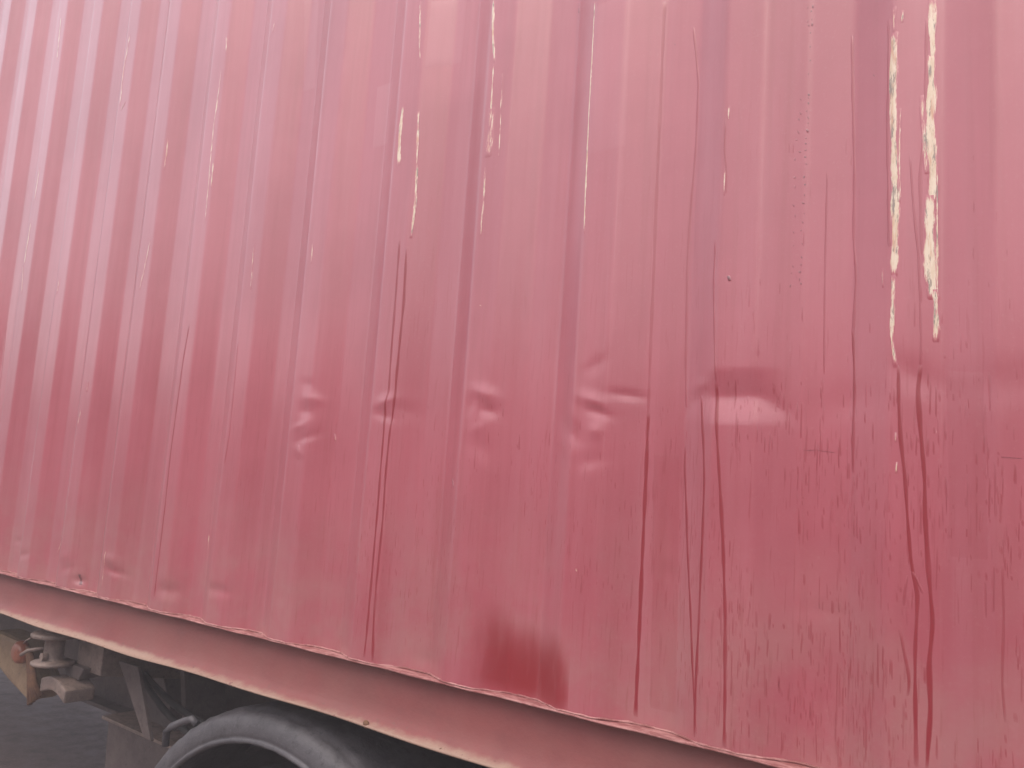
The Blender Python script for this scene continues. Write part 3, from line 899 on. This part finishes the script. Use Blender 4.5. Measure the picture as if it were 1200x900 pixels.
# gusset from the outrigger down to the right
MB().prism([(TX + .20, 1.10), (TX + .32, 1.10), (TX + .44, .90), (TX + .40, .90)], 'y', .20, .212).build('gusset', M_FRAME, trl, bevel=.002)

# brake hoses slung between the brackets
for dx, sag, yy in ((0, .07, .30), (.05, .11, .27)):
    pts = []
    for i in range(15):
        t = i / 14
        pts.append((TX + .16 + dx + .62 * t, yy + .10 * t, 1.06 - .10 * t - sag * 4 * t * (1 - t)))
    MB().tube(pts, .011).build('brake_hose', M_TYRE, trl, True)
MB().tube([(TX - .10, .03, 1.125), (TX - .075, .025, 1.138), (TX - .045, .025, 1.150)], .0022, 6).build('wire', M_STEEL, trl, True)

# ochre bracket with a lamp further along
br = MB().prism([(-4.05, 1.01), (-3.80, 1.00), (-3.60, .84), (-3.66, .79), (-3.86, .84), (-4.04, .90)], 'y', .33, .45).build('lamp_bracket', M_OCHRE, trl, bevel=.02)
for k in range(5):
    MB().tube([(-3.665 + .028 * k, .31 - .008 * k, 1.00 - .004 * k), (-3.62 + .028 * k, .31 - .008 * k, .90), (-3.565 + .02 * k, .30, .80 + .012 * k)], .011).build('rusty_rod', M_RUST, trl, True)
MB().lathe([(0, -.020), (.030, -.018), (.042, -.008), (.045, .006), (.045, .02), (0, .02)], (-3.70, .295, .975), 'y', 24).build('marker_lamp', M_AMBER, trl, True)

# dark plates of the suspension hanger and a box behind the wheels
def slab(poly, y0, y1, name, mat, bevel=.003):
    return MB().prism(poly, 'y', y0, y1).build(name, mat, trl, bevel=bevel)
slab([(-3.24, 1.13), (-3.10, 1.13), (-2.88, .80), (-2.98, .76), (-3.20, .88)], .50, .62, 'suspension_hanger', M_FRAME)
slab([(-3.20, .80), (-2.62, .79), (-2.60, .50), (-3.18, .48)], .42, .66, 'storage_box', M_FRAME, .008)
slab([(-3.21, .815), (-2.60, .805), (-2.60, .795), (-3.21, .803)], .40, .67, 'box_lid', M_STEEL, .002)
slab([(-2.69, 1.16), (-2.665, 1.16), (-2.565, .82), (-2.59, .82)], .35, .50, 'stay_plate', M_FRAME, .002)

# wheels: two tyres each side, under a rubber mudguard
def wheel(x, y0, sgn):
    w = bpy.data.objects.new('wheel', None); COL.objects.link(w); w.parent = trl
    w.location = (x - trl.location.x, y0 - trl.location.y, .505)
    P = [(.295, .02), (.30, .0), (.33, -.004), (.40, -.012), (.46, -.006), (.490, .012), (.500, .03), (.503, .06)]
    prf = P + [(r, .26 - h) for r, h in reversed(P)]
    for d in (0, .30):
        b = MB().lathe([(r, sgn * (h + d)) for r, h in prf], (x, y0, .505), 'y', 56)
        b.build('tyre', M_TYRE, w, True)
    MB().lathe([(.298, 0), (.285, sgn * .02), (.27, sgn * .09), (.14, sgn * .11), (.13, sgn * .03), (.09, sgn * .0), (0, sgn * .0)], (x, y0, .505), 'y', 40).build('rim', M_RIM, w, True)
    return w
def mudguard(x, flip=False):
    prf = [(.5845, .034), (.5810, .026), (.5835, .018), (.5890, .016), (.5935, .020), (.5955, .023), (.6000, .021), (.6080, .021), (.620, .022), (.634, .026), (.6445, .033), (.6515, .043), (.6545, .052), (.6550, .060), (.6590, .066), (.6615, .085), (.6625, .14), (.6625, .62), (.6525, .62), (.6525, .09), (.640, .045), (.600, .034), (.5845, .034)]
    n = 120
    a0, a1 = math.radians(8), math.radians(172)
    V, F = [], []
    k = len(prf)
    for i in range(n + 1):
        t = a0 + (a1 - a0) * i / n
        for j, (r, h) in enumerate(prf):
            rr = r + (.0016 * math.sin(t * 37 + j) + .0012 * math.sin(t * 71)) * (1 if 10 < j < 16 else .35)
            if j in (12, 13) and int(t * 60) % 3 == 0:
                rr -= .0022
            y = h if not flip else CY - h
            V.append((x + rr * math.cos(t), y, .500 + rr * math.sin(t)))
    for i in range(n):
        for e in range(k - 1):
            F.append((i * k + e, i * k + e + 1, (i + 1) * k + e + 1, (i + 1) * k + e))
    return mesh_obj('mudguard', V, F, M_RUBBER, trl, True)
for x in (-1.757, -.437, .883):
    wheel(x, .05, 1)
    wheel(x, CY - .05, -1)
    mudguard(x)
    mudguard(x, True)
    MB().lathe([(0, .34), (.075, .34), (.075, CY - .34), (0, CY - .34)], (x, 0, .505), 'y', 16).build('axle', M_FRAME, trl, True)
    MB().box((x + .62, .74, .62), (.10, .12, .20)).build('spring_hanger', M_FRAME, trl, bevel=.004)
# clamp that holds the mudguard to its stay
cl = MB()
ca = math.radians(127)
px, pz = -1.757 + .672 * math.cos(ca), .500 + .672 * math.sin(ca)
cl.tube([(px - .050, .040, pz - .050), (px - .052, .040, pz - .012), (px - .030, .040, pz + .006), (px + .020, .042, pz + .028), (px + .052, .045, pz + .040), (px + .068, .05, pz + .030)], .010, 8)
cl.build('mudguard_clamp', M_RUBBER, trl, True)
